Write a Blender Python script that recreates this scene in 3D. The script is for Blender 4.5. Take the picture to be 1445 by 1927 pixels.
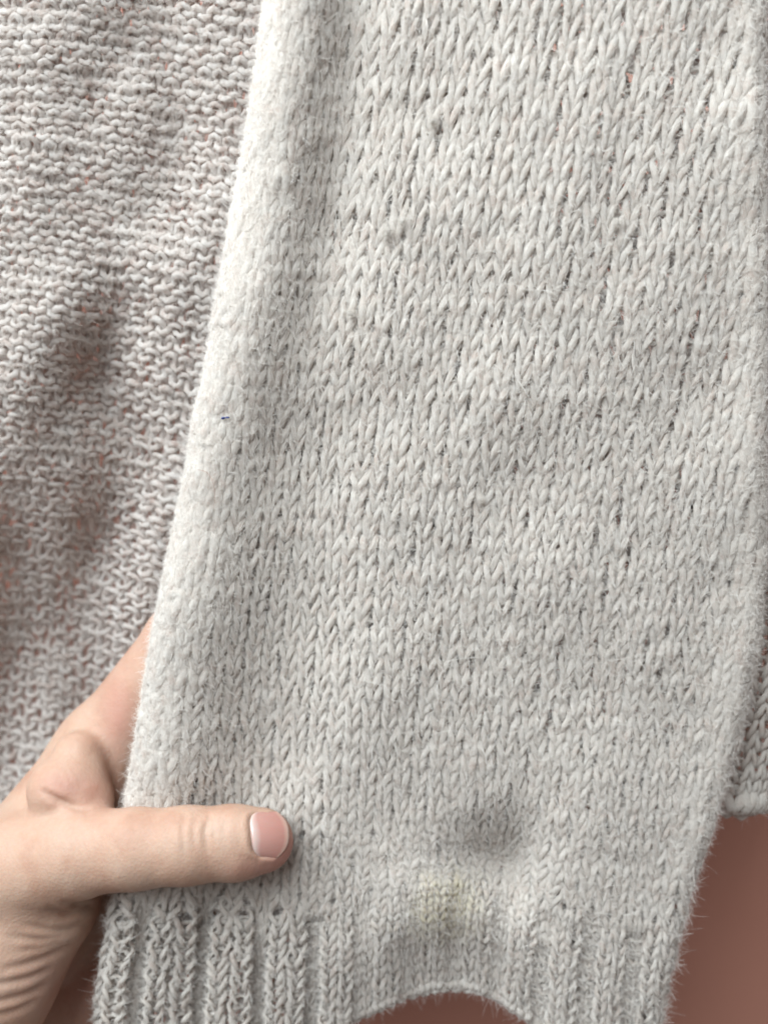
import bpy, math
import numpy as np
from mathutils import Vector, Matrix

rng = np.random.default_rng(11)
scene = bpy.context.scene
for o in list(bpy.data.objects):
    bpy.data.objects.remove(o)
COL = scene.collection

# ------------------------------------------------------------------ camera
PITCH = math.radians(12.0)
DIST, ZC = 0.22, 1.20
W_PX, H_PX, FOC = 1445.0, 1927.0, 1837.0        # photograph frame and focal length in its pixels
CAM = np.array([0.0, -DIST * math.cos(PITCH), ZC + DIST * math.sin(PITCH)])
FWD = np.array([0.0, math.cos(PITCH), -math.sin(PITCH)])
UP = np.array([0.0, math.sin(PITCH), math.cos(PITCH)])
RIGHT = np.array([1.0, 0.0, 0.0])
cd = bpy.data.cameras.new('camera')
cam = bpy.data.objects.new('camera', cd)
COL.objects.link(cam)
cam.location = CAM
cam.rotation_euler = (math.pi / 2 - PITCH, 0, 0)
cd.sensor_fit = 'VERTICAL'
cd.sensor_height = 24.0
cd.lens = 24.0 * FOC / H_PX
cd.clip_start, cd.clip_end = 0.005, 20.0
cd.dof.use_dof = True
cd.dof.focus_distance = 0.212
cd.dof.aperture_fstop = 7.5
scene.camera = cam

# ------------------------------------------------------------------ light
world = bpy.data.worlds.new('World')
scene.world = world
world.use_nodes = True
world.node_tree.nodes['Background'].inputs[0].default_value = (1.0, 0.93, 0.90, 1)
world.node_tree.nodes['Background'].inputs[1].default_value = 0.22
scene.cycles.filter_width = 1.8

def area(name, loc, target, size, power, color):
    l = bpy.data.lights.new(name, 'AREA')
    l.shape = 'RECTANGLE'; l.size, l.size_y = size
    l.energy = power; l.color = color
    o = bpy.data.objects.new(name, l)
    COL.objects.link(o)
    o.location = loc
    o.rotation_euler = (Vector(target) - Vector(loc)).to_track_quat('-Z', 'Y').to_euler()
    return o
area('window_light', (-0.28, -0.33, 1.68), (0.0, 0.0, 1.24), (0.72, 0.56), 14.6, (0.85, 0.957, 1.0))

scene.view_settings.view_transform = 'Standard'
scene.view_settings.look = 'None'
scene.view_settings.exposure = 0.0
scene.view_settings.gamma = 1.0
scene.view_settings.use_curve_mapping = False
scene.render.engine = 'CYCLES'
scene.cycles.max_bounces = 8
scene.cycles.diffuse_bounces = 4
scene.cycles.use_denoising = True
scene.cycles.denoiser = 'OPENIMAGEDENOISE'
scene.cycles.denoising_input_passes = 'RGB_ALBEDO_NORMAL'
scene.cycles.denoising_prefilter = 'ACCURATE'

# ------------------------------------------------------------------ geometry helpers
def S(px, py, off):
    """Point seen at photograph pixel (px, py) that stands `off` metres in front of the vertical plane y = 0."""
    px, py, off = np.broadcast_arrays(np.asarray(px, float), np.asarray(py, float), np.asarray(off, float))
    a = (px - W_PX / 2) / FOC
    b = -(py - H_PX / 2) / FOC
    d = FWD + a[..., None] * RIGHT + b[..., None] * UP
    t = (-off - CAM[1]) / d[..., 1]
    return CAM + d * t[..., None]

def px_size(py, off=0.0):
    return float(np.linalg.norm(S(723, py, off) - S(722, py, off)))

def project(P):
    v = P - CAM
    z = v @ FWD
    return W_PX / 2 + FOC * (v @ RIGHT) / z, H_PX / 2 - FOC * (v @ UP) / z

def smooth_table(pts, sigma):
    xs, ys = np.array([p[0] for p in pts], float), np.array([p[1] for p in pts], float)
    g = np.arange(-900, 3000, 5.0)
    v = np.interp(g, xs, ys)
    lo, hi = g < xs[0], g > xs[-1]
    v[lo] = ys[0] + (g[lo] - xs[0]) * (ys[1] - ys[0]) / (xs[1] - xs[0])
    v[hi] = ys[-1] + (g[hi] - xs[-1]) * (ys[-1] - ys[-2]) / (xs[-1] - xs[-2])
    n = int(3 * sigma / 5)
    k = np.exp(-0.5 * (np.arange(-n, n + 1) * 5 / sigma) ** 2); k /= k.sum()
    v = np.convolve(np.pad(v, n, mode='reflect', reflect_type='odd'), k, 'valid')
    return lambda q: np.interp(q, g, v)

def sstep(a, b, x):
    t = np.clip((x - a) / (b - a), 0, 1)
    return t * t * (3 - 2 * t)

def gauss(x, s):
    return np.exp(-(x / s) ** 2)

_nz = [(rng.normal(size=2), rng.uniform(0, 6.28), rng.uniform(.6, 1.4)) for _ in range(24)]
def wob(x, y, scale, k0=0, n=8):
    s = 0
    for d, p, f in _nz[k0:k0 + n]:
        s = s + np.sin((x * d[0] + y * d[1]) * f / scale + p)
    return s / math.sqrt(n)

def link(name, data, parent=None, label=None, cat=None, group=None, kind=None):
    o = bpy.data.objects.new(name, data)
    COL.objects.link(o)
    if parent is not None:
        o.parent = parent
        o.matrix_parent_inverse = parent_matrix(parent).inverted()
    for k, v in (('label', label), ('category', cat), ('group', group), ('kind', kind)):
        if v: o[k] = v
    return o

def parent_matrix(o):
    m = Matrix.LocRotScale(o.location, o.rotation_euler, o.scale)
    if o.parent is not None:
        m = parent_matrix(o.parent) @ o.matrix_parent_inverse @ m
    return m

def mesh_np(name, V, F, mat, smooth=True, attrs=None):
    """F: (n,4) quads or (n,3) triangles."""
    me = bpy.data.meshes.new(name)
    V = np.ascontiguousarray(V, np.float32); F = np.ascontiguousarray(F, np.int32)
    k = F.shape[1]
    me.vertices.add(len(V)); me.vertices.foreach_set('co', V.ravel())
    me.loops.add(F.size); me.loops.foreach_set('vertex_index', F.ravel())
    me.polygons.add(len(F))
    me.polygons.foreach_set('loop_start', np.arange(len(F), dtype=np.int32) * k)
    me.polygons.foreach_set('loop_total', np.full(len(F), k, np.int32))
    me.update(calc_edges=True)
    if smooth: me.polygons.foreach_set('use_smooth', np.ones(len(F), bool))
    for n, (typ, arr) in (attrs or {}).items():
        a = me.attributes.new(n, typ, 'POINT')
        a.data.foreach_set('vector' if typ == 'FLOAT_VECTOR' else 'value', np.ascontiguousarray(arr, np.float32).ravel())
    me.materials.append(mat)
    return me

# ------------------------------------------------------------------ materials
def new_mat(name):
    m = bpy.data.materials.new(name); m.use_nodes = True
    nt = m.node_tree
    return m, nt, nt.nodes['Principled BSDF']

def N(nt, typ, **kw):
    n = nt.nodes.new(typ)
    for k, v in kw.items(): setattr(n, k, v)
    return n

def ramp(nt, src, stops):
    r = N(nt, 'ShaderNodeValToRGB')
    e = r.color_ramp.elements
    while len(e) < len(stops): e.new(0.5)
    for i, (p, c) in enumerate(stops):
        e[i].position = p; e[i].color = (*c, 1)
    nt.links.new(src, r.inputs[0])
    return r.outputs[0]

def noise(nt, vec, scale, detail=3, rough=0.5):
    n = N(nt, 'ShaderNodeTexNoise')
    n.inputs['Scale'].default_value = scale
    n.inputs['Detail'].default_value = detail
    n.inputs['Roughness'].default_value = rough
    if vec is not None: nt.links.new(vec, n.inputs['Vector'])
    return n.outputs[0]

def mixc(nt, fac, a, b, mode='MIX'):
    n = N(nt, 'ShaderNodeMix', data_type='RGBA', blend_type=mode)
    for sock, v in ((n.inputs[0], fac), (n.inputs[6], a), (n.inputs[7], b)):
        if isinstance(v, (int, float)): sock.default_value = v
        elif isinstance(v, tuple): sock.default_value = (*v, 1)
        else: nt.links.new(v, sock)
    return n.outputs[2]

def yarn_material(name, light, mid, dark, stain=None, trans=0.42):
    m, nt, b = new_mat(name)
    at = N(nt, 'ShaderNodeAttribute', attribute_name='yarn')
    geo = N(nt, 'ShaderNodeNewGeometry')
    mp = N(nt, 'ShaderNodeMapping'); mp.inputs['Scale'].default_value = (2.2, 2.2, 0.45)
    nt.links.new(at.outputs['Vector'], mp.inputs['Vector'])
    fib = noise(nt, mp.outputs[0], 2.2, 4, 0.62)
    pos = geo.outputs['Position']
    marl = noise(nt, pos, 330, 3, 0.6)
    col = ramp(nt, marl, [(0.30, dark), (0.46, mid), (0.62, light)])
    streak = ramp(nt, fib, [(0.30, (0.80, 0.78, 0.76)), (0.60, (1, 1, 1))])
    col = mixc(nt, 0.8, col, streak, 'MULTIPLY')
    if stain is not None:
        c, r, tint = stain
        vd = N(nt, 'ShaderNodeVectorMath', operation='DISTANCE')
        vd.inputs[1].default_value = c
        nt.links.new(pos, vd.inputs[0])
        nz = noise(nt, pos, 160, 3)
        ad = N(nt, 'ShaderNodeMath', operation='MULTIPLY_ADD'); ad.inputs[1].default_value = -r * 1.2
        nt.links.new(nz, ad.inputs[0]); nt.links.new(vd.outputs['Value'], ad.inputs[2])
        mr = N(nt, 'ShaderNodeMapRange'); mr.interpolation_type = 'SMOOTHSTEP'
        mr.inputs[1].default_value = r * 0.5; mr.inputs[2].default_value = -r * 0.5
        nt.links.new(ad.outputs[0], mr.inputs[0])
        col = mixc(nt, mr.outputs[0], col, mixc(nt, 1.0, col, tint, 'MULTIPLY'))
    nt.links.new(col, b.inputs['Base Color'])
    b.inputs['Roughness'].default_value = 0.95
    b.inputs['Specular IOR Level'].default_value = 0.12
    b.inputs['Sheen Weight'].default_value = 0.25
    b.inputs['Sheen Roughness'].default_value = 0.6
    bp = N(nt, 'ShaderNodeBump'); bp.inputs['Strength'].default_value = 0.75; bp.inputs['Distance'].default_value = 0.0005
    nt.links.new(fib, bp.inputs['Height']); nt.links.new(bp.outputs[0], b.inputs['Normal'])
    tr = N(nt, 'ShaderNodeBsdfTranslucent'); nt.links.new(col, tr.inputs[0])
    mx = N(nt, 'ShaderNodeMixShader'); mx.inputs[0].default_value = trans
    nt.links.new(b.outputs[0], mx.inputs[1]); nt.links.new(tr.outputs[0], mx.inputs[2])
    nt.links.new(mx.outputs[0], nt.nodes['Material Output'].inputs[0])
    return m

def fibre_material(name, col, trans=0.35):
    m, nt, b = new_mat(name)
    hi = N(nt, 'ShaderNodeHairInfo')
    c = ramp(nt, hi.outputs['Random'], [(0.0, tuple(v * f for v, f in zip(col, (.80, .76, .72)))), (0.45, col), (1.0, tuple(min(v * 1.06, .95) for v in col))])
    nt.links.new(c, b.inputs['Base Color'])
    b.inputs['Roughness'].default_value = 0.6
    b.inputs['Specular IOR Level'].default_value = 0.35
    tr = N(nt, 'ShaderNodeBsdfTranslucent'); nt.links.new(c, tr.inputs[0])
    mx = N(nt, 'ShaderNodeMixShader'); mx.inputs[0].default_value = trans
    nt.links.new(b.outputs[0], mx.inputs[1]); nt.links.new(tr.outputs[0], mx.inputs[2])
    nt.links.new(mx.outputs[0], nt.nodes['Material Output'].inputs[0])
    return m

STAIN_P = tuple(S(828, 1695, 0.0))
M_SLEEVE = yarn_material('cream_wool', (0.88, 0.82, 0.765), (0.85, 0.774, 0.71), (0.78, 0.665, 0.595), (STAIN_P, 0.013, (1.0, 0.975, 0.76)))
M_BODY = yarn_material('beige_wool', (0.87, 0.81, 0.77), (0.81, 0.725, 0.675), (0.62, 0.49, 0.435))
M_FUZZ = fibre_material('cream_fibre', (0.89, 0.845, 0.805))
M_FUZZB = fibre_material('beige_fibre', (0.85, 0.79, 0.745))

# ------------------------------------------------------------------ wall
def wall_material():
    m, nt, b = new_mat('brown_wall_paint')
    geo = N(nt, 'ShaderNodeNewGeometry')
    n1 = noise(nt, geo.outputs['Position'], 14, 4)
    c = ramp(nt, n1, [(0.3, (0.47, 0.208, 0.150)), (0.7, (0.51, 0.232, 0.170))])
    nt.links.new(c, b.inputs['Base Color'])
    b.inputs['Roughness'].default_value = 0.55
    n2 = noise(nt, geo.outputs['Position'], 900, 3)
    bp = N(nt, 'ShaderNodeBump'); bp.inputs['Strength'].default_value = 0.12; bp.inputs['Distance'].default_value = 0.0004
    nt.links.new(n2, bp.inputs['Height']); nt.links.new(bp.outputs[0], b.inputs['Normal'])
    return m
yw = 0.100
wv = [(-1.2, yw, 0.2), (1.2, yw, 0.2), (1.2, yw, 2.4), (-1.2, yw, 2.4)]
wall = link('wall', mesh_np('wall', wv, [[0, 1, 2, 3]], wall_material(), False), kind='structure')

# ------------------------------------------------------------------ knitting machinery
def knit_curve(fn, rows, c0, c1, sgn, nseg, h=0.86, a=0.235, d=0.00105, jit=1.0, seed=0, b=0.0, radf=None, leaf=0.16):
    """Centre lines of knitted rows. Returns a list of dicts (P, T, Nn, B, rad factor) one per row."""
    out = []
    lr = np.random.default_rng(seed)
    for r in rows:
        lo, hi = int(math.floor(c0(r))), int(math.ceil(c1(r)))
        n = (hi - lo) * nseg + 1
        t = np.linspace(lo, hi, n)
        k = np.arange(lo, hi + 2)
        def per(sc):                      # smooth per-stitch jitter
            v = lr.normal(0, sc, len(k)); return np.interp(t, k, v)
        th = 2 * np.pi * t
        aa = a * (1 + per(0.10) * jit)
        hh = h * (1 + per(0.06) * jit)
        cc = t + aa * np.sin(2 * th) - b * np.sin(th) + per(0.055) * jit
        rr = r - hh * np.cos(th) + per(0.06) * jit
        sg = sgn(t, r)
        g = radf(t, np.full_like(t, r)) if radf is not None else 0.0
        z = d * np.cos(2 * th) * (1 + per(0.12) * jit) * sg * (1 - 0.85 * g)
        e = 0.03
        P0 = fn(cc, rr); Pc = fn(cc + e, rr); Pr = fn(cc, rr + e)
        Nn = -np.cross(Pc - P0, Pr - P0)
        Nn /= np.linalg.norm(Nn, axis=1)[:, None]
        P = P0 - Nn * (z + per(0.00012) * jit)[:, None]
        T = np.gradient(P, axis=0)
        T /= np.linalg.norm(T, axis=1)[:, None] + 1e-12
        B = np.cross(T, Nn); B /= np.linalg.norm(B, axis=1)[:, None] + 1e-12
        N2 = np.cross(B, T)
        rad = (1 + per(0.09) * jit + 0.05 * np.sin(t * 9.1 + r)) * (1 - leaf * (1 - g) * np.cos(2 * th)) * (1 + 1.3 * g)

        out.append(dict(P=P, T=T, N=N2, B=B, rad=rad, F=Nn, r=r, g=np.broadcast_to(g, t.shape)))
    return out

def tube(rowd, radius, ns, seed=0):
    P, T, Nn, B = rowd['P'], rowd['T'], rowd['N'], rowd['B']
    n = len(P)
    ang = np.linspace(0, 2 * np.pi, ns, endpoint=False)
    rad = radius * rowd['rad']
    lr = np.random.default_rng(seed)
    lump = 1 + lr.normal(0, 0.055, (n, ns))
    R = rad[:, None] * lump
    ca, sa = np.cos(ang), np.sin(ang)
    V = P[:, None, :] + R[..., None] * (ca[None, :, None] * Nn[:, None, :] * 0.82 + sa[None, :, None] * B[:, None, :] * 1.03)
    i = np.arange(n - 1)[:, None]; j = np.arange(ns)[None, :]; j2 = (j + 1) % ns
    F = np.stack([i * ns + j, i * ns + j2, (i + 1) * ns + j2, (i + 1) * ns + j], -1).reshape(-1, 4)
    L = np.concatenate([[0], np.cumsum(np.linalg.norm(np.diff(P, axis=0), axis=1))]) * 1000   # mm
    tw = ang[None, :] + L[:, None] * 0.55
    A = np.stack([np.cos(tw), np.sin(tw), np.broadcast_to(L[:, None] + rowd['r'] * 7.3, tw.shape)], -1)
    return V.reshape(-1, 3), F, A.reshape(-1, 3)

def rows_joined(name, rowds, radius, ns, mat):
    Vs, Fs, As, o = [], [], [], 0
    for q, rd in enumerate(rowds):
        V, F, A = tube(rd, radius, ns, q)
        Vs.append(V); Fs.append(F + o); As.append(A); o += len(V)
    return mesh_np(name, np.concatenate(Vs), np.concatenate(Fs), mat, True, {'yarn': ('FLOAT_VECTOR', np.concatenate(As))})

def hair_object(name, rootP, dirs, length, mat, parent, radius=1.6e-5, npts=5, curl=0.5, seed=3, taper=0.35):
    lr = np.random.default_rng(seed)
    n = len(rootP)
    s = np.linspace(0, 1, npts)
    side = np.cross(dirs, lr.normal(size=(n, 3))); side /= np.linalg.norm(side, axis=1)[:, None] + 1e-9
    side2 = np.cross(dirs, side)
    k1 = lr.normal(0, curl, n); k2 = lr.normal(0, curl * 0.6, n); ph = lr.uniform(0, 6.28, n)
    pts = rootP[:, None] + length[:, None, None] * (
        dirs[:, None] * s[None, :, None]
        + side[:, None] * (k1[:, None] * s ** 2)[..., None]
        + side2[:, None] * (k2[:, None] * np.sin(s * 3.2 + ph[:, None]) - k2[:, None] * np.sin(ph)[:, None])[..., None] * 0.5)
    hc = bpy.data.hair_curves.new(name)
    hc.add_curves([npts] * n)
    hc.points.foreach_set('position', np.ascontiguousarray(pts, np.float32).ravel())
    rd = radius * lr.uniform(0.7, 1.3, n)[:, None] * (1 - (1 - taper) * s)[None]
    hc.points.foreach_set('radius', np.ascontiguousarray(rd, np.float32).ravel())
    hc.materials.append(mat)
    return link(name, hc, parent, kind='stuff')

def fuzz(name, rowds, radius, count, mat, parent, lmean=0.0019, seed=5, out=0.55, hr=1.9e-5, curl=0.5, rnd=0.38):
    lr = np.random.default_rng(seed)
    P = np.concatenate([d['P'] for d in rowds]); T = np.concatenate([d['T'] for d in rowds])
    F = np.concatenate([d['F'] for d in rowds]); B = np.concatenate([d['B'] for d in rowds]); N2 = np.concatenate([d['N'] for d in rowds])
    i = lr.integers(0, len(P), count)
    an = lr.uniform(0, 2 * np.pi, count)
    rad = np.cos(an)[:, None] * N2[i] + np.sin(an)[:, None] * B[i]
    keep = (rad * F[i]).sum(1) > -0.45
    i, rad = i[keep], rad[keep]
    m = len(i)
    root = P[i] + rad * radius * 0.85
    sg = np.where(lr.random(m) < 0.5, -1, 1) * lr.uniform(0.2, 1.1, m)
    d = T[i] * sg[:, None] + rad * out * lr.uniform(0.2, 1.0, m)[:, None] + lr.normal(0, rnd, (m, 3))
    d /= np.linalg.norm(d, axis=1)[:, None]
    G = np.concatenate([d_['g'] for d_ in rowds])[i]
    RD = np.concatenate([d_['rad'] for d_ in rowds])[i]
    root = P[i] + rad * (radius * 0.85 * RD)[:, None]
    ln = lmean * np.exp(lr.normal(0, 0.42, m)) * (1 - 0.5 * G)
    return hair_object(name, root, d, ln, mat, parent, radius=hr, curl=curl, seed=seed + 1)

# ------------------------------------------------------------------ sleeve surface
xl = smooth_table([(-200, 540), (0, 510), (250, 474), (500, 428), (750, 382), (1000, 337), (1145, 305), (1300, 277),
                   (1500, 247), (1700, 215), (1850, 190), (1927, 184), (2050, 172)], 40)
xr = smooth_table([(-200, 1426), (0, 1430), (500, 1436), (1000, 1434), (1150, 1424), (1300, 1404), (1450, 1366),
                   (1600, 1318), (1700, 1287), (1800, 1262), (1927, 1240), (2050, 1222)], 40)
YA = np.array([-150, 0, 500, 1000, 1500, 1927, 2050.])
ANC = [(0.0, None),
       (11.5, np.polyfit(YA, [868, 850, 765, 700, 655, 640, 637], 4)),
       (26.5, np.polyfit(YA, [1470, 1430, 1310, 1205, 1125, 1085, 1078], 4)),
       (33.5, np.polyfit(YA, [1725, 1685, 1560, 1440, 1348, 1290, 1278], 4))]
RPX = 27.0

LADDER = [(k + .5, .03 + .085 * abs(math.sin(k * 12.9))) for k in range(6, 36)]
LADDER = [(k, am * (0.55 + 0.65 * (k > 19))) for k, am in LADDER]
def col_arc(c, py):
    """arc coordinate (px from the left fold) of wale c at height py"""
    x = [xl(py), np.polyval(ANC[1][1], py), np.polyval(ANC[2][1], py), np.polyval(ANC[3][1], py)]
    kn = [0.0, 11.5, 26.5, 33.5]
    for cb, am in LADDER:
        c = c + am * np.clip(0.25 + 0.75 * np.sin(py / 24.0 + cb * 2.7) + 0.6 * np.sin(py / 133.0 + cb), 0, 1) * np.tanh((c - cb) / 0.22) * gauss(c - cb, 0.9)
    ci = np.clip(c, 0, 33.5)
    v = 0
    for i in range(4):
        L = 1.0
        for j in range(4):
            if j != i: L = L * (ci - kn[j]) / (kn[i] - kn[j])
        v = v + L * x[i]
    s0 = (x[1] - x[0]) / 11.5; s1 = (x[3] - x[2]) / 7.0
    v = v + np.where(c < 0, c * s0, 0) + np.where(c > 33.5, (c - 33.5) * s1, 0)
    return v - x[0]

_sp = smooth_table([(-200, 43), (0, 41), (300, 38), (600, 34), (900, 31), (1200, 27.5), (1500, 25.5), (1927, 24), (2100, 23.5)], 60)
_py = np.arange(-110, 2400, 2.0)
_rr = np.concatenate([[0], np.cumsum(2.0 / _sp(_py[:-1]))])
def row_py(r):
    r = np.asarray(r, float)
    return np.where(r < 0, -110 + r * 45, np.interp(r, _rr, _py))
R_RIB = int(np.interp(1742, _py, _rr))
R_HEM = int(np.interp(1992, _py, _rr))

def rib_w(r):
    return sstep(R_RIB - 0.8, R_RIB + 2.6, r)

def undul(px, py):
    """relief of the sleeve's front in millimetres, towards the camera"""
    e = px - xl(py)
    top = 1 - sstep(350, 850, py)
    u = 4.2 * gauss(e - 62, 72) * (0.75 + 0.25 * top)
    u = u - 4.6 * gauss(e - (152 + 0.05 * np.clip(py, 0, 900)), 64) * top
    u = u - 5.5 * gauss(e - 240, 105) * sstep(650, 950, py) * (1 - sstep(1400, 1650, py))
    u = u + 3.2 * gauss(px - 1000, 330) * gauss(py - 500, 620)
    u = u - 2.6 * gauss(px - 1210 + 0.2 * py, 45) * gauss(py - 250, 280) * 0.4
    u = u - 11.0 * np.where(px < 962, gauss(px - 962, 112), gauss(px - 962, 48)) * np.where(py < 1635, gauss(py - 1635, 92), gauss(py - 1635, 120))
    u = u + 2.2 * gauss(px - 815, 80) * gauss(py - 1800, 90)
    u = u + 2.5 * gauss(px - 1110, 110) * gauss(py - 1700, 240)
    u = u - 2.2 * gauss(px - 420, 170) * gauss(py - 1600, 80)
    u = u - 7.0 * gauss(px - 850, 190) * sstep(1815, 2005, py)
    u = u + 0.75 * wob(px, py, 95) + 0.35 * wob(px, py, 38, 8)
    return u

def fold(a, R):
    th = np.clip(a / R, -np.pi / 2, np.pi / 2)
    return R * (1 - np.cos(th)) + np.maximum(np.abs(a) - np.pi * R / 2, 0), np.sin(th)

QC = 1.4        # the cuff is knitted with more, narrower wales
def sleeve_fn(c, r):
    c = np.asarray(c, float); r = np.asarray(r, float)
    py = row_py(r)
    w = rib_w(r)
    xl_, xr_ = xl(py), xr(py)
    xm = xl_ + np.clip(col_arc(c, py), 0, xr_ - xl_)
    we = np.maximum(w, sstep(R_RIB - 3.5, R_RIB - 0.5, r) * (1 - sstep(420, 620, xm)))
    lw = we * (1 - 0.75 * sstep(520, 900, xm)) * (1 - 0.8 * gauss(xm - 760, 150))                       # ribs stand deeper near the gripped edge
    c2 = c + 0.47 / QC * lw * np.sin(2 * np.pi * (c * QC - 0.5) / 4)
    A = col_arc(c2, py)
    Wd = xr_ - xl_
    tot = Wd - 2 * RPX + np.pi * RPX
    right = A > tot / 2
    d1, s1 = fold(A, RPX)
    d2, s2 = fold(tot - A, RPX)
    px = np.where(right, xr_ - d2, xl_ + d1)
    s = np.where(right, s2, s1)
    px = np.clip(px, xl_, xr_)
    bend = -152 * np.where(px < 860, gauss(px - 860, 265), gauss(px - 860, 185)) * sstep(1480, 1990, py)
    off = s * 0.0034 + undul(px, py) * 0.001 * np.where(s > 0, 0.35 + 0.65 * s, 0.35)
    purl = 0.5 - 0.5 * np.cos(2 * np.pi * (c * QC - 0.5) / 4)
    off = off - s * (0.0042 * lw + 0.0006 * w) * sstep(0.25, 0.75, purl)
    return S(px, py + bend, off)

def sleeve_sgn(t, r):
    if r < R_RIB: return np.ones_like(t)
    mid = sstep(15, 17, t) * (1 - sstep(31, 32.5, t))
    if r >= R_RIB + 5: return 1 - 2 * sstep(0.35, 0.65, 0.5 - 0.5 * np.cos(2 * np.pi * (t - 0.5) / 4)) * (mid < 0.5)
    late = 9 * (mid > 0.5) + np.floor(2.2 + 2.2 * np.sin(np.floor((t - 0.5) / 4) * 4.1))
    if r < R_RIB + 5: return np.where(r < R_RIB + late, 1.0, 1 - 2 * sstep(0.35, 0.65, 0.5 - 0.5 * np.cos(2 * np.pi * (t - 0.5) / 4)))
    purl = 0.5 - 0.5 * np.cos(2 * np.pi * (t - 0.5) / 4)
    return 1 - 2 * sstep(0.35, 0.65, purl)

_cg = np.linspace(-9, 90, 1981)
def c_at(r, frac_px, from_right=False):
    py = float(row_py(r)); A = col_arc(_cg, py)
    tot = float(xr(py) - xl(py)) - 2 * RPX + np.pi * RPX
    return float(np.interp((tot + frac_px) if from_right else frac_px, A, _cg))
def front0(r): return c_at(r, -85)
def front1(r): return c_at(r, 85, True)
def back1(r):
    py = float(row_py(r)); tot = float(xr(py) - xl(py)) - 2 * RPX + np.pi * RPX
    return c_at(r, tot - 85, True)

YARN = 0.00060
sw_base = S(800, 2000, 0.0)
sweater = link('sweater', None, label='hanging cream and beige fuzzy knitted sweater, its ribbed sleeve end held out by a hand', cat='sweater')
sweater.location = sw_base

def edge_felt(c, r):
    """the folded side edges are felted: yarn swells there and closes the gaps"""
    py = row_py(r); A = col_arc(c, py)
    tot = xr(py) - xl(py) - 2 * RPX + np.pi * RPX
    return np.clip(np.where(A < 25, 1, gauss(A - 25, 72)) + gauss(tot - A - 8, 60), 0, 1) * (1 - sstep(R_RIB - 7, R_RIB - 1, r))
front = knit_curve(sleeve_fn, range(0, R_RIB), front0, front1, sleeve_sgn, 16, seed=1, jit=1.5, b=0.03, h=1.0, a=0.245, d=0.00058, leaf=0.22, radf=edge_felt)
back = knit_curve(sleeve_fn, range(0, R_RIB), lambda r: math.ceil(front1(r)), back1, sleeve_sgn, 10, seed=2)
cuff_fn = lambda c, r: sleeve_fn(c / QC, r)
front += knit_curve(cuff_fn, range(R_RIB, R_HEM + 1), lambda r: front0(r) * QC, lambda r: front1(r) * QC, sleeve_sgn, 14, seed=12, jit=1.2, h=0.92, d=0.0008, leaf=0.18)
back += knit_curve(cuff_fn, range(R_RIB, R_HEM + 1), lambda r: math.ceil(front1(r) * QC), lambda r: back1(r) * QC, sleeve_sgn, 8, seed=13, d=0.0008)
for rd in front[R_RIB:] + back[R_RIB:]: rd['rad'] = rd['rad'] * 0.9
sleeve = link('sleeve', rows_joined('sleeve', back[:R_RIB], YARN, 5, M_SLEEVE), sweater, label='cream stocking-stitch sleeve with rolled side folds')
cuff = link('ribbed_cuff', rows_joined('ribbed_cuff', back[R_RIB:], YARN, 5, M_SLEEVE), sweater, label='cream ribbed cuff with a wavy lower edge')
hem = knit_curve(cuff_fn, [R_HEM + 0.75], lambda r: front0(R_HEM) * QC, lambda r: back1(R_HEM) * QC, lambda t, r: np.ones_like(t), 12, seed=14, h=0.30, a=0.16, d=0.0004, leaf=0.0)
link('hem_edge', rows_joined('hem_edge', hem, 0.00105, 8, M_SLEEVE), cuff)
fuzz('wool_fuzz', hem, 0.00105, 9000, M_FUZZ, cuff, lmean=0.0014, seed=36, hr=2.2e-5, curl=0.7)
for q, rd in enumerate(front):
    V, F, A = tube(rd, YARN, 8, 100 + q)
    link('stitch_row', mesh_np('stitch_row', V, F, M_SLEEVE, True, {'yarn': ('FLOAT_VECTOR', A)}), sleeve if q < R_RIB else cuff)
fuzz('wool_fuzz', front[:R_RIB], YARN, 420000, M_FUZZ, sleeve, lmean=0.0016, seed=21, hr=2.5e-5, curl=0.7, out=0.42)
fuzz('wool_nap', front[:R_RIB], YARN, 240000, M_FUZZ, sleeve, lmean=0.0018, seed=23, out=0.30, hr=4.2e-5, curl=0.22, rnd=0.17)
def felt_nap(rowds, count, seed):
    lr = np.random.default_rng(seed)
    cat = lambda k: np.concatenate([d_[k] for d_ in rowds])
    P, B, N2, F, G, RD, T = cat('P'), cat('B'), cat('N'), cat('F'), cat('g'), cat('rad'), cat('T')
    pr = G / G.sum()
    i = lr.choice(len(P), count, p=pr)
    an = lr.uniform(0, 2 * np.pi, count)
    rad = np.cos(an)[:, None] * N2[i] + np.sin(an)[:, None] * B[i]
    k = (rad * F[i]).sum(1) > -0.1
    i, rad = i[k], rad[k]
    root = P[i] + rad * (YARN * 0.9 * RD[i])[:, None]
    d = lr.normal(0, 1, (len(i), 3)); d -= F[i] * ((d * F[i]).sum(1) - 0.12 * np.abs(lr.normal(0, 1, len(i))))[:, None]
    d[:, 2] *= 1.6
    d /= np.linalg.norm(d, axis=1)[:, None]
    return hair_object('felt_nap', root, d, 0.0013 * np.exp(lr.normal(0, .35, len(i))), M_FUZZ, sleeve, radius=3.0e-5, curl=0.6, seed=seed + 1)
felt_nap(front[:R_RIB], 170000, 27)
fuzz('wool_fuzz', front[R_RIB:], YARN, 90000, M_FUZZ, cuff, lmean=0.0012, seed=31, hr=2.1e-5, curl=0.7, out=0.42)
fuzz('wool_nap', front[R_RIB:], YARN, 55000, M_FUZZ, cuff, lmean=0.0017, seed=33, out=0.30, hr=4.2e-5, curl=0.22, rnd=0.17)

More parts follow.
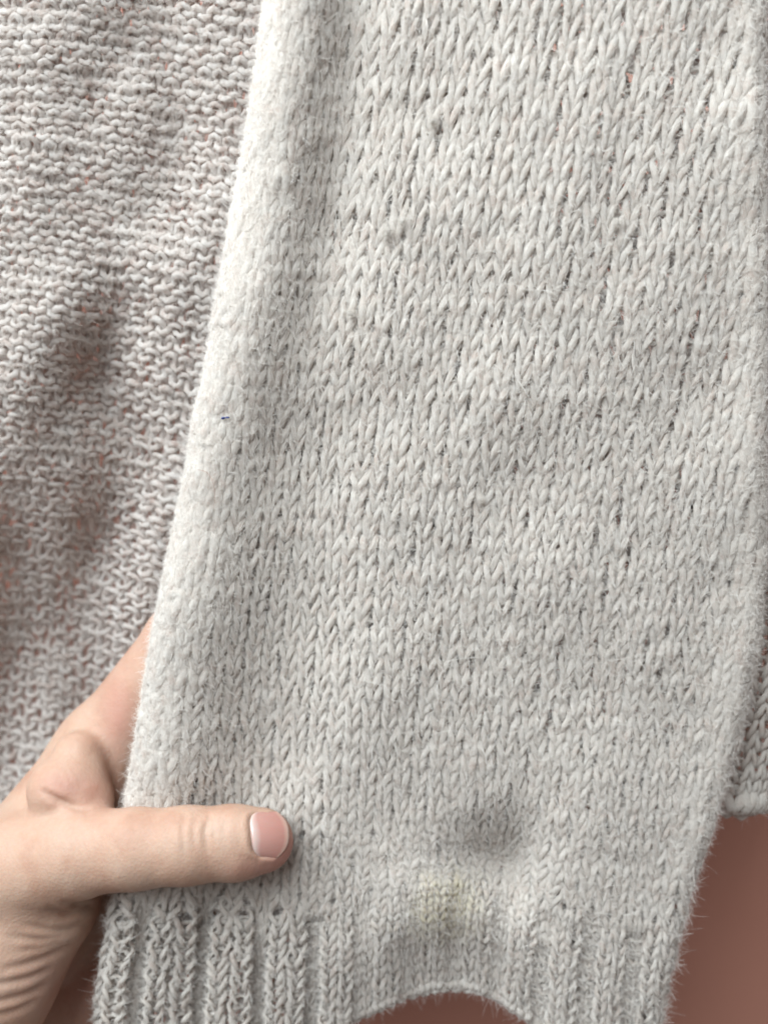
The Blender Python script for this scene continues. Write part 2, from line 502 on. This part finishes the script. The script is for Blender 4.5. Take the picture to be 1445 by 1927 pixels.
# ------------------------------------------------------------------ body of the sweater, purl side, behind the sleeve
_sb = 29.5
valley1 = smooth_table([(400, 250), (560, 225), (700, 185), (860, 255), (1000, 195), (1200, 150), (1330, 175), (1500, 200)], 40)
valley2 = smooth_table([(800, -60), (930, 5), (1150, 62), (1300, 5), (1450, -30)], 40)
def body_fn(c, r):
    c = np.asarray(c, float); r = np.asarray(r, float)
    px = -190 + 30.5 * c - 3.2 * (r - 26) + 6 * np.sin(r * 0.12 + c * 0.1)
    py = -175 + _sb * r + 4.3 * c + 9 * np.sin(c * 0.27 + 0.6 + r * 0.06) + 4 * np.sin(c * 0.5 + r * 0.11)
    vx = valley1(py)
    u = -13.5 * gauss(px - vx, 72) * sstep(480, 700, py) * (1 - 0.35 * gauss(py - 900, 90))
    u = u + 4.5 * gauss(px - vx - 105, 62) * sstep(700, 1000, py)
    u = u - 14.0 * gauss(px - valley2(py), 78) * sstep(820, 1050, py)
    u = u + 3.5 * gauss(px - 40, 60) * gauss(py - 720, 130)
    u = u + 3.0 * gauss(px - 70, 110) * (1 - sstep(550, 800, py))
    u = u - 3.0 * gauss(px - 330, 60) * (1 - sstep(200, 500, py))
    u = u - 42.0 * sstep(600, 1450, py) * (1 - 0.5 * gauss(px - 280, 80))
    u = u + 1.2 * wob(px, py, 70, 4) + 0.5 * wob(px, py, 30, 12)
    return S(px, py, -0.026 + u * 0.001)
def body_sgn(t, r): return -np.ones_like(t)
BROWS = 62
bfront = knit_curve(body_fn, range(0, BROWS), lambda r: 0, lambda r: 26, body_sgn, 12, h=0.88, a=0.215, d=0.00125, jit=1.6, seed=4)
bhid = knit_curve(body_fn, range(0, BROWS), lambda r: 26, lambda r: 38, body_sgn, 8, h=0.88, a=0.215, d=0.00125, jit=1.2, seed=6)
bhid += knit_curve(body_fn, range(0, BROWS), lambda r: -16, lambda r: 0, body_sgn, 8, h=0.88, a=0.215, d=0.00125, jit=1.2, seed=61)
bhid += knit_curve(body_fn, range(-14, 0), lambda r: -16, lambda r: 38, body_sgn, 8, h=0.88, a=0.215, d=0.00125, jit=1.2, seed=62)
BY = 0.00084
body = link('body_panel', rows_joined('body_panel', bhid, BY, 5, M_BODY), sweater, label='beige loosely knitted body panel with its bumpy purl side out')
for q, rd in enumerate(bfront):
    V, F, A = tube(rd, BY, 7, 300 + q)
    link('stitch_row', mesh_np('stitch_row', V, F, M_BODY, True, {'yarn': ('FLOAT_VECTOR', A)}), body)
fuzz('wool_fuzz', bfront, BY, 260000, M_FUZZB, body, lmean=0.0019, seed=41, hr=2.5e-5, curl=0.7)

# ------------------------------------------------------------------ back panel at the right
bl = smooth_table([(-200, 1418), (900, 1418), (1150, 1420), (1280, 1408), (1400, 1372), (1520, 1352)], 30)
def back_fn(c, r):
    c = np.asarray(c, float); r = np.asarray(r, float)
    py = -120 + 27.0 * r
    A = 36.0 * c
    d1, s1 = fold(A, 20.0)
    px = bl(py) + d1 - 0.32 * np.clip(py - 1340, 0, 400) * sstep(30, 140, d1)
    py = py + 10 * gauss(px - 1400, 40) * sstep(1300, 1500, py)
    off = -0.011 + 0.003 * s1 + 0.001 * (1.0 * wob(px, py, 70, 2) - 3.0 * sstep(60, 200, d1))
    return S(px, py, off)
BR2 = 61
brows = knit_curve(back_fn, range(0, BR2), lambda r: -2, lambda r: 6, lambda t, r: np.ones_like(t), 12, seed=8)
back_panel = link('back_panel', rows_joined('back_panel', brows[-1:], 0.0012, 8, M_SLEEVE), sweater, label='shaded cream back panel with straight lower edge')
for q, rd in enumerate(brows[:-1]):
    V, F, A = tube(rd, YARN, 7, 500 + q)
    link('stitch_row', mesh_np('stitch_row', V, F, M_SLEEVE, True, {'yarn': ('FLOAT_VECTOR', A)}), back_panel)
fuzz('wool_fuzz', brows, YARN, 26000, M_FUZZ, back_panel, seed=51)

# ------------------------------------------------------------------ hand
def prim(p0, r0, p1, r1, k, flat=1.0):
    a, b = S(*p0[:2], p0[2] * 1e-3), S(*p1[:2], p1[2] * 1e-3)
    return (a, b, r0 * px_size(p0[1], p0[2] * 1e-3), r1 * px_size(p1[1], p1[2] * 1e-3), k, flat)

PR = [
    # heel of the thumb and wrist
    prim((52, 1688, -5), 134, (-70, 1850, 2), 150, .004),
    prim((-70, 1850, 2), 150, (-330, 2080, 12), 200, .010),
    # back of the hand to the index finger, which runs behind the sleeve
    prim((55, 1640, -7), 124, (196, 1418, -21), 86, .006),
    prim((196, 1418, -21), 86, (345, 1205, -21), 69, .006),
    prim((345, 1205, -21), 69, (520, 1130, -17), 60, .003),
    # skin fold between thumb and index
    prim((120, 1488, -2.5), 66, (156, 1522, -2), 56, .0025, 1.05),
    prim((148, 1425, -8), 48, (154, 1495, -3), 56, .0025, 1.05),
    # palm behind, other fingers behind the sleeve
    prim((60, 1720, -24), 130, (180, 1640, -30), 100, .006),
    prim((180, 1600, -30), 78, (420, 1420, -18), 64, .004),
    prim((420, 1420, -18), 64, (590, 1330, -15.5), 56, .002),
    prim((170, 1730, -31), 76, (430, 1570, -18), 62, .004),
    prim((430, 1570, -18), 62, (590, 1500, -15.5), 55, .002),
    prim((128, 1868, -30), 82, (330, 1730, -21), 56, .004),
    prim((330, 1730, -21), 56, (470, 1680, -17), 49, .002),
    prim((128, 1868, -30), 82, (-40, 2080, -26), 140, .006),
]
THUMB = [
    prim((40, 1628, 0), 106, (150, 1604, 6.0), 81, .003, 1.0),
    prim((150, 1604, 6.0), 81, (258, 1597, 9.5), 74, .002, 1.06),
    prim((258, 1597, 9.5), 74, (352, 1591, 10.6), 72, .002, 1.12),
    prim((352, 1591, 10.6), 72, (440, 1586, 10.0), 70, .002, 1.18),
    prim((440, 1586, 10.0), 70, (489, 1582, 9.0), 63, .002, 1.22),
]

def sd_prim(P, q):
    a, b, r0, r1, k, f = q
    sc = np.array([1, f, 1], P.dtype)
    ab = ((b - a) * sc).astype(P.dtype); pa = (P - a.astype(P.dtype)) * sc
    t = np.clip(pa @ ab / float(ab @ ab), 0, 1)
    pa -= t[..., None] * ab
    return np.sqrt(np.einsum('...i,...i->...', pa, pa)) - (r0 + (r1 - r0) * t).astype(P.dtype)

def smin(a, b, k):
    h = np.maximum(k - np.abs(a - b), 0) / k
    return np.minimum(a, b) - h * h * k * 0.25

def hand_sdf(P):
    d = None
    for q in PR:
        e = sd_prim(P, q)
        d = e if d is None else smin(d, e, q[4])
    t = None
    for q in THUMB:
        e = sd_prim(P, q)
        t = e if t is None else smin(t, e, q[4])
    return smin(d, t, 0.0028)

def surface_nets(lo, hi, h):
    n = np.ceil((hi - lo) / h).astype(int) + 1
    ax = [(lo[i] + h * np.arange(n[i])).astype(np.float32) for i in range(3)]
    D = np.empty(n, np.float32)
    for i in range(0, n[0], 24):
        X, Y, Z = np.meshgrid(ax[0][i:i + 24], ax[1], ax[2], indexing='ij')
        D[i:i + 24] = hand_sdf(np.stack([X, Y, Z], -1))
    s = D < 0
    cnt = sum(s[i:n[0] - 1 + i, j:n[1] - 1 + j, k:n[2] - 1 + k].astype(np.int8) for i in (0, 1) for j in (0, 1) for k in (0, 1))
    act = (cnt > 0) & (cnt < 8)
    idx = np.argwhere(act)
    acc = np.zeros((len(idx), 3)); num = np.zeros(len(idx))
    corners = [(i, j, k) for i in (0, 1) for j in (0, 1) for k in (0, 1)]
    for a in corners:
        for axis in range(3):
            if a[axis]: continue
            b = list(a); b[axis] = 1
            da = D[tuple((idx + a).T)]; db = D[tuple((idx + b).T)]
            m = (da < 0) != (db < 0)
            t = np.where(m, da / np.where(m, da - db, 1), 0)
            p = np.repeat(np.array(a, float)[None], len(idx), 0); p[:, axis] += t
            acc[m] += p[m]; num[m] += 1
    V = lo + h * (idx + acc / num[:, None])
    vid = np.full(np.array(D.shape) - 1, -1, np.int64); vid[act] = np.arange(len(idx))
    Fs = []
    for axis in range(3):
        u, w = [(1, 2), (2, 0), (0, 1)][axis]
        sl0 = [slice(None)] * 3; sl1 = [slice(None)] * 3
        sl0[axis] = slice(0, -1); sl1[axis] = slice(1, None)
        ch = s[tuple(sl0)] != s[tuple(sl1)]
        e = np.argwhere(ch)
        e = e[(e[:, u] > 0) & (e[:, w] > 0) & (e[:, u] < n[u] - 1) & (e[:, w] < n[w] - 1)]
        inside = s[tuple(e.T)]
        def g(du, dw):
            q = e.copy(); q[:, u] += du; q[:, w] += dw
            return vid[tuple(q.T)]
        Q = np.stack([g(-1, -1), g(0, -1), g(0, 0), g(-1, 0)], 1)
        Q[~inside] = Q[~inside][:, ::-1]
        Fs.append(Q)
    F = np.concatenate(Fs)
    return V, F[(F >= 0).all(1)]

lo = np.array([S(-190, 1500, 0)[0], -0.034, S(0, 2110, 0)[2]])
hi = np.array([S(660, 1500, -.02)[0], 0.062, S(0, 1040, 0)[2]])
HV, HF = surface_nets(lo, hi, 0.00058)

def sd_grad(P):
    e = 2.5e-4
    g = np.stack([hand_sdf(P + np.eye(3)[i] * e) - hand_sdf(P - np.eye(3)[i] * e) for i in range(3)], -1)
    return g / (np.linalg.norm(g, axis=1)[:, None] + 1e-12)

HN = sd_grad(HV)
hpx, hpy = project(HV)
facing = sstep(0.02, 0.35, -HN @ FWD)

def seg_dist(px, py, pts):
    best = np.full(px.shape, 1e9)
    # smooth the polyline a little
    p = np.array(pts, float)
    tt = np.linspace(0, len(p) - 1, 24)
    q = np.stack([np.interp(tt, np.arange(len(p)), p[:, 0]), np.interp(tt, np.arange(len(p)), p[:, 1])], 1)
    for _ in range(6): q[1:-1] = 0.25 * q[:-2] + 0.5 * q[1:-1] + 0.25 * q[2:]
    tb = np.zeros(px.shape)
    for i in range(len(q) - 1):
        a, b = q[i], q[i + 1]; ab = b - a
        t = np.clip(((px - a[0]) * ab[0] + (py - a[1]) * ab[1]) / (ab @ ab + 1e-9), 0, 1)
        dd = np.hypot(px - a[0] - t * ab[0], py - a[1] - t * ab[1])
        m = dd < best
        best = np.where(m, dd, best); tb = np.where(m, (i + t) / (len(q) - 1), tb)
    return best, tb

CREASES = [  # polyline, depth mm, half width px
    ([(349, 1528), (343, 1560), (347, 1612)], 0.27, 5), ([(398, 1532), (386, 1562), (390, 1604)], 0.41, 5.5),
    ([(404, 1540), (400, 1565), (404, 1590)], 0.20, 4), ([(318, 1535), (314, 1570), (320, 1600)], 0.17, 6),
    ([(368, 1535), (363, 1565), (368, 1595)], 0.15, 4), ([(425, 1540), (421, 1570), (425, 1600)], 0.12, 4),
    ([(78, 1484), (92, 1497), (110, 1506), (146, 1520), (172, 1524)], .7, 7),
    ([(116, 1698), (150, 1703), (186, 1705)], .55, 6), ([(88, 1708), (126, 1722), (164, 1711), (190, 1700)], .75, 6),
    ([(46, 1740), (90, 1752), (130, 1750), (170, 1736)], .55, 7), ([(10, 1762), (80, 1770), (140, 1756)], .4, 7),
    ([(4, 1825), (55, 1814), (100, 1797), (142, 1776)], .55, 7), ([(-20, 1856), (52, 1842), (98, 1822)], .6, 6),
    ([(-20, 1890), (46, 1874), (90, 1853)], .7, 7), ([(-20, 1916), (34, 1901), (76, 1878)], .5, 7),
    ([(30, 1790), (80, 1786), (120, 1772)], .25, 6),
    ([(118, 1440), (132, 1462), (140, 1482)], .05, 4), ([(130, 1436), (146, 1458), (158, 1480)], .05, 4), ([(108, 1452), (118, 1470), (128, 1490)], .05, 4),
]
disp = np.zeros(len(HV))
for pts, dep, wd in CREASES:
    d, t = seg_dist(hpx, hpy, pts)
    fade = np.sin(np.clip(t, 0.0, 1.0) * np.pi) ** 0.5
    disp -= dep * fade * (gauss(d, wd) - 0.25 * gauss(d - 2.0 * wd, wd * 1.3))
# nail bed
def nail_uv(px, py):
    v = (py - 1571) / 44.0
    xp = 469 + 5 * v + 16 * np.clip(np.abs(v), 0, 1) ** 5
    xd = 521 + 23 * (1 - np.abs(np.clip(v, -1, 1)) ** 2.6)
    return (px - xp) / (xd - xp), v, xp, xd
nu, nv, nxp, nxd = nail_uv(hpx, hpy)
ins = sstep(-0.02, 0.05, nu) * (1 - sstep(0.90, 0.98, nu)) * (1 - sstep(0.92, 1.0, np.abs(nv)))
disp -= 0.45 * ins
prox = gauss(hpx - (nxp - 7), 8) * (1 - sstep(0.85, 1.15, np.abs(nv)))
sides = gauss((np.abs(nv) - 1.1) * 44, 6) * sstep(-0.15, 0.1, nu) * (1 - sstep(0.8, 1.05, nu))
disp += 0.34 * prox + 0.26 * sides
disp += 0.10 * wob(hpx, hpy, 16, 3) * 0.5
HV2 = HV + HN * (disp * facing * 1e-3)[:, None]

red = (0.95 * gauss(hpx - 548, 40) * gauss(hpy - 1600, 55) + 0.55 * gauss(hpx - 490, 60) * gauss(hpy - 1640, 26)
       + 0.45 * gauss(hpx - 125, 48) * gauss(hpy - 1480, 30) + 0.55 * gauss(hpx - 222, 30) * gauss(hpy - 1345, 75)
       + 0.25 * gauss(hpx - 195, 40) * gauss(hpy - 1495, 40) + 0.4 * gauss(hpx - 150, 110) * gauss(hpy - 1870, 80)
       + 0.2 * gauss(hpx - 290, 60) * gauss(hpy - 1200, 60))

def skin_material():
    m, nt, b = new_mat('skin')
    at = N(nt, 'ShaderNodeAttribute', attribute_name='flush')
    geo = N(nt, 'ShaderNodeNewGeometry')
    n1 = noise(nt, geo.outputs['Position'], 120, 4)
    n3 = noise(nt, geo.outputs['Position'], 900, 3)
    base = ramp(nt, n1, [(0.30, (0.40, 0.235, 0.168)), (0.50, (0.445, 0.282, 0.207)), (0.72, (0.445, 0.302, 0.230))])
    base = mixc(nt, 0.25, base, ramp(nt, n3, [(0.35, (0.86, 0.80, 0.78)), (0.62, (1, 1, 1))]), 'MULTIPLY')
    base = mixc(nt, at.outputs['Fac'], base, (0.43, 0.195, 0.155))
    nt.links.new(base, b.inputs['Base Color'])
    b.inputs['Roughness'].default_value = 0.58
    b.inputs['Specular IOR Level'].default_value = 0.28
    b.inputs['Subsurface Weight'].default_value = 0.28
    b.inputs['Subsurface Radius'].default_value = (1.0, 0.36, 0.18)
    b.inputs['Subsurface Scale'].default_value = 0.0032
    v = N(nt, 'ShaderNodeTexVoronoi'); v.inputs['Scale'].default_value = 1500
    nt.links.new(geo.outputs['Position'], v.inputs['Vector'])
    n2 = noise(nt, geo.outputs['Position'], 700, 4)
    ad = N(nt, 'ShaderNodeMath', operation='MULTIPLY_ADD'); ad.inputs[1].default_value = 0.6
    nt.links.new(v.outputs['Distance'], ad.inputs[0]); nt.links.new(n2, ad.inputs[2])
    bp = N(nt, 'ShaderNodeBump'); bp.inputs['Strength'].default_value = 0.24; bp.inputs['Distance'].default_value = 0.0004
    nt.links.new(ad.outputs[0], bp.inputs['Height']); nt.links.new(bp.outputs[0], b.inputs['Normal'])
    return m
hand_me = mesh_np('hand', HV2, HF, skin_material(), True, {'flush': ('FLOAT', red)})
hand = link('hand', hand_me, None, label='bare hand pinching the cream sleeve end, thumb laid across the knit', cat='hand')

# thumb nail: a curved plate fitted to the thumb's end
gu, gv = np.meshgrid(np.linspace(0, 1, 26), np.linspace(-1, 1, 25), indexing='ij')
npy = 1571 + 44.0 * gv
_, _, nxp, nxd = nail_uv(np.zeros_like(npy), npy)
npx = nxp + gu * (nxd - nxp)
offs = np.linspace(0.024, 0.002, 161)
sd = np.stack([hand_sdf(S(npx, npy, o_)) for o_ in offs], 0)
first = np.argmax(sd < 0, 0)
fo = offs[first]
Q = np.stack([np.ones_like(npx), (npx - 505) / 40, (npy - 1575) / 40], -1).reshape(-1, 3)
Q = np.column_stack([Q, Q[:, 1] ** 2, Q[:, 2] ** 2, Q[:, 1] * Q[:, 2]])
wgt = (first > 0).ravel() & (npx.ravel() < 532)
co, *_ = np.linalg.lstsq(Q[wgt], fo.ravel()[wgt], rcond=None)
no = (Q @ co).reshape(npx.shape)
no = no + 0.00012 - 0.00055 * sstep(0.10, 0.0, gu) - 0.0004 * sstep(0.86, 1.0, np.abs(gv)) * (1 - gu)
top = S(npx, npy, no); bot = S(npx, npy, no - 0.00045)
nu_, nv_ = npx.shape
NVt = np.concatenate([top.reshape(-1, 3), bot.reshape(-1, 3)])
ii, jj = np.meshgrid(np.arange(nu_ - 1), np.arange(nv_ - 1), indexing='ij')
q0 = (ii * nv_ + jj).ravel()
top_f = np.stack([q0, q0 + 1, q0 + nv_ + 1, q0 + nv_], 1)
bot_f = top_f[:, ::-1] + nu_ * nv_
ring = np.concatenate([np.arange(nv_), np.arange(1, nu_) * nv_ + nv_ - 1, (nu_ - 1) * nv_ + np.arange(nv_ - 2, -1, -1), np.arange(nu_ - 2, 0, -1) * nv_])
r2 = np.roll(ring, -1)
side_f = np.stack([ring, ring + nu_ * nv_, r2 + nu_ * nv_, r2], 1)
def nail_material():
    m, nt, b = new_mat('nail')
    at = N(nt, 'ShaderNodeAttribute', attribute_name='along')
    c = ramp(nt, at.outputs['Fac'], [(0.0, (0.44, 0.27, 0.23)), (0.14, (0.53, 0.39, 0.35)), (0.30, (0.43, 0.225, 0.19)), (0.86, (0.42, 0.20, 0.165)), (0.93, (0.46, 0.27, 0.22)), (1.0, (0.48, 0.32, 0.26))])
    nt.links.new(c, b.inputs['Base Color'])
    b.inputs['Roughness'].default_value = 0.22
    b.inputs['Specular IOR Level'].default_value = 0.5
    b.inputs['Subsurface Weight'].default_value = 0.15
    b.inputs['Subsurface Scale'].default_value = 0.0015
    geo = N(nt, 'ShaderNodeNewGeometry')
    mp = N(nt, 'ShaderNodeMapping'); mp.inputs['Scale'].default_value = (60, 400, 1300)
    nt.links.new(geo.outputs['Position'], mp.inputs['Vector'])
    bp = N(nt, 'ShaderNodeBump'); bp.inputs['Strength'].default_value = 0.08; bp.inputs['Distance'].default_value = 0.0003
    nt.links.new(noise(nt, mp.outputs[0], 1.0, 2), bp.inputs['Height']); nt.links.new(bp.outputs[0], b.inputs['Normal'])
    return m
al = np.concatenate([gu.ravel() + 0.10 * gv.ravel() ** 2 * (gu.ravel() < 0.5), gu.ravel()])
link('thumbnail', mesh_np('thumbnail', NVt, np.concatenate([top_f, bot_f, side_f]), nail_material(), True, {'along': ('FLOAT', al)}), hand, label='short pink thumbnail')

# ------------------------------------------------------------------ small things on the wool
def on_sleeve(px, py, lift=0.0015):
    return S(px, py, 0.0034 + undul(np.asarray(px, float), np.asarray(py, float)) * 1e-3 + lift)

def blob(name, p, r, mat, parent, seed, label=None, stretch=(1, 1, 1)):
    lr = np.random.default_rng(seed)
    nl, nm = 10, 14
    V = [(0, 0, 1)]
    for i in range(1, nl):
        for j in range(nm):
            a, b_ = math.pi * i / nl, 2 * math.pi * j / nm
            V.append((math.sin(a) * math.cos(b_), math.sin(a) * math.sin(b_), math.cos(a)))
    V.append((0, 0, -1)); V = np.array(V)
    F = []
    for j in range(nm):
        F.append((0, 1 + j, 1 + (j + 1) % nm)); k = 1 + (nl - 2) * nm
        F.append((len(V) - 1, k + (j + 1) % nm, k + j))
        for i in range(nl - 2):
            a0 = 1 + i * nm; a1 = a0 + nm
            F.append((a0 + j, a1 + j, a1 + (j + 1) % nm)); F.append((a0 + j, a1 + (j + 1) % nm, a0 + (j + 1) % nm))
    dirs = lr.normal(size=(7, 3))
    lump = 1 + 0.13 * np.sin(V @ dirs.T * 2.2 + lr.uniform(0, 6, 7)).sum(1) / 2
    P = np.asarray(p) + V * lump[:, None] * r * np.array(stretch)
    A = np.column_stack([V[:, 0], V[:, 1], V[:, 2] * 2 + seed])
    return link(name, mesh_np(name, P, np.array(F), mat, True, {'yarn': ('FLOAT_VECTOR', A)}), parent, label=label), V, P

M_PILL = yarn_material('grey_pilled_wool', (0.80, 0.755, 0.71), (0.73, 0.68, 0.635), (0.62, 0.56, 0.52))
M_PILLF = fibre_material('grey_fibre', (0.79, 0.745, 0.70))
for q, (px, py, r) in enumerate([(815, 228, .0008), (729, 436, .00075), (757, 416, .0006), (660, 590, .0005), (1160, 420, .0006), (905, 940, .0005)]):
    o, V, P = blob('wool_pill', on_sleeve(px, py, 0.0019), r, M_PILL, sleeve, 70 + q)
    lr = np.random.default_rng(90 + q)
    i = lr.integers(0, len(V), 260)
    d = np.cross(V[i], lr.normal(size=(260, 3))) + V[i] * 0.5; d /= np.linalg.norm(d, axis=1)[:, None]
    hair_object('pill_fuzz', P[i], d, lr.uniform(.8, 2.2, 260) * r, M_PILLF, o, radius=2.0e-5, curl=0.6, seed=q)

m, nt, b = new_mat('blue_fleck'); b.inputs['Base Color'].default_value = (0.03, 0.045, 0.16, 1); b.inputs['Roughness'].default_value = 0.7
for q, (px, py, r, st) in enumerate([(420, 787, .00038, (1.2, 1, .8)), (428, 786, .00026, (1.7, 1, .7))]):
    blob('blue_fleck', on_sleeve(px, py, 0.0017), r, m, sleeve, 80 + q, label='tiny dark blue fleck caught in the wool', stretch=st)

def strand(name, pts, rad, mat, parent=None, **kw):
    """one long loose fibre: a thin tube through world points"""
    pts = np.asarray(pts, float); n = 40
    t = np.linspace(0, len(pts) - 1, n); P = np.stack([np.interp(t, np.arange(len(pts)), pts[:, k]) for k in range(3)], 1)
    for _ in range(30): P[1:-1] = 0.25 * P[:-2] + 0.5 * P[1:-1] + 0.25 * P[2:]
    T = np.gradient(P, axis=0); T /= np.linalg.norm(T, axis=1)[:, None]
    B = np.cross(T, [0, 1.0, 0.02]); B /= np.linalg.norm(B, axis=1)[:, None] + 1e-9
    rd = dict(P=P, T=T, N=np.cross(B, T), B=B, rad=np.linspace(1, .6, n), r=0)
    V, F, A = tube(rd, rad, 5, 1)
    return link(name, mesh_np(name, V, F, mat, True, {'yarn': ('FLOAT_VECTOR', A)}), parent, **kw)

m, nt, b = new_mat('reddish_hair'); b.inputs['Base Color'].default_value = (0.42, 0.17, 0.10, 1); b.inputs['Roughness'].default_value = 0.4
strand('loose_hair', [on_sleeve(x, y, 0.0034) for x, y in ((372, 884), (390, 886), (401, 905), (406, 930), (402, 958))], 3.2e-5, m,
       label='fine reddish hair curled on the felted left fold of the sleeve', cat='hair')

lr = np.random.default_rng(77)
# stray fibres lying over the front
n = 420
xs, ys = lr.uniform(330, 1420, n), lr.uniform(0, 1750, n)
root = on_sleeve(np.minimum(np.maximum(xs, xl(ys) + 25), xr(ys) - 110), ys, 0.0018)
d = np.stack([lr.normal(0, 1, n), lr.normal(-.12, .22, n), lr.normal(0, 1, n)], 1); d /= np.linalg.norm(d, axis=1)[:, None]
hair_object('stray_fibre', root, d, lr.uniform(.003, .008, n), M_FUZZ, sleeve, radius=2.6e-5, npts=8, curl=0.5, seed=79, taper=.6)
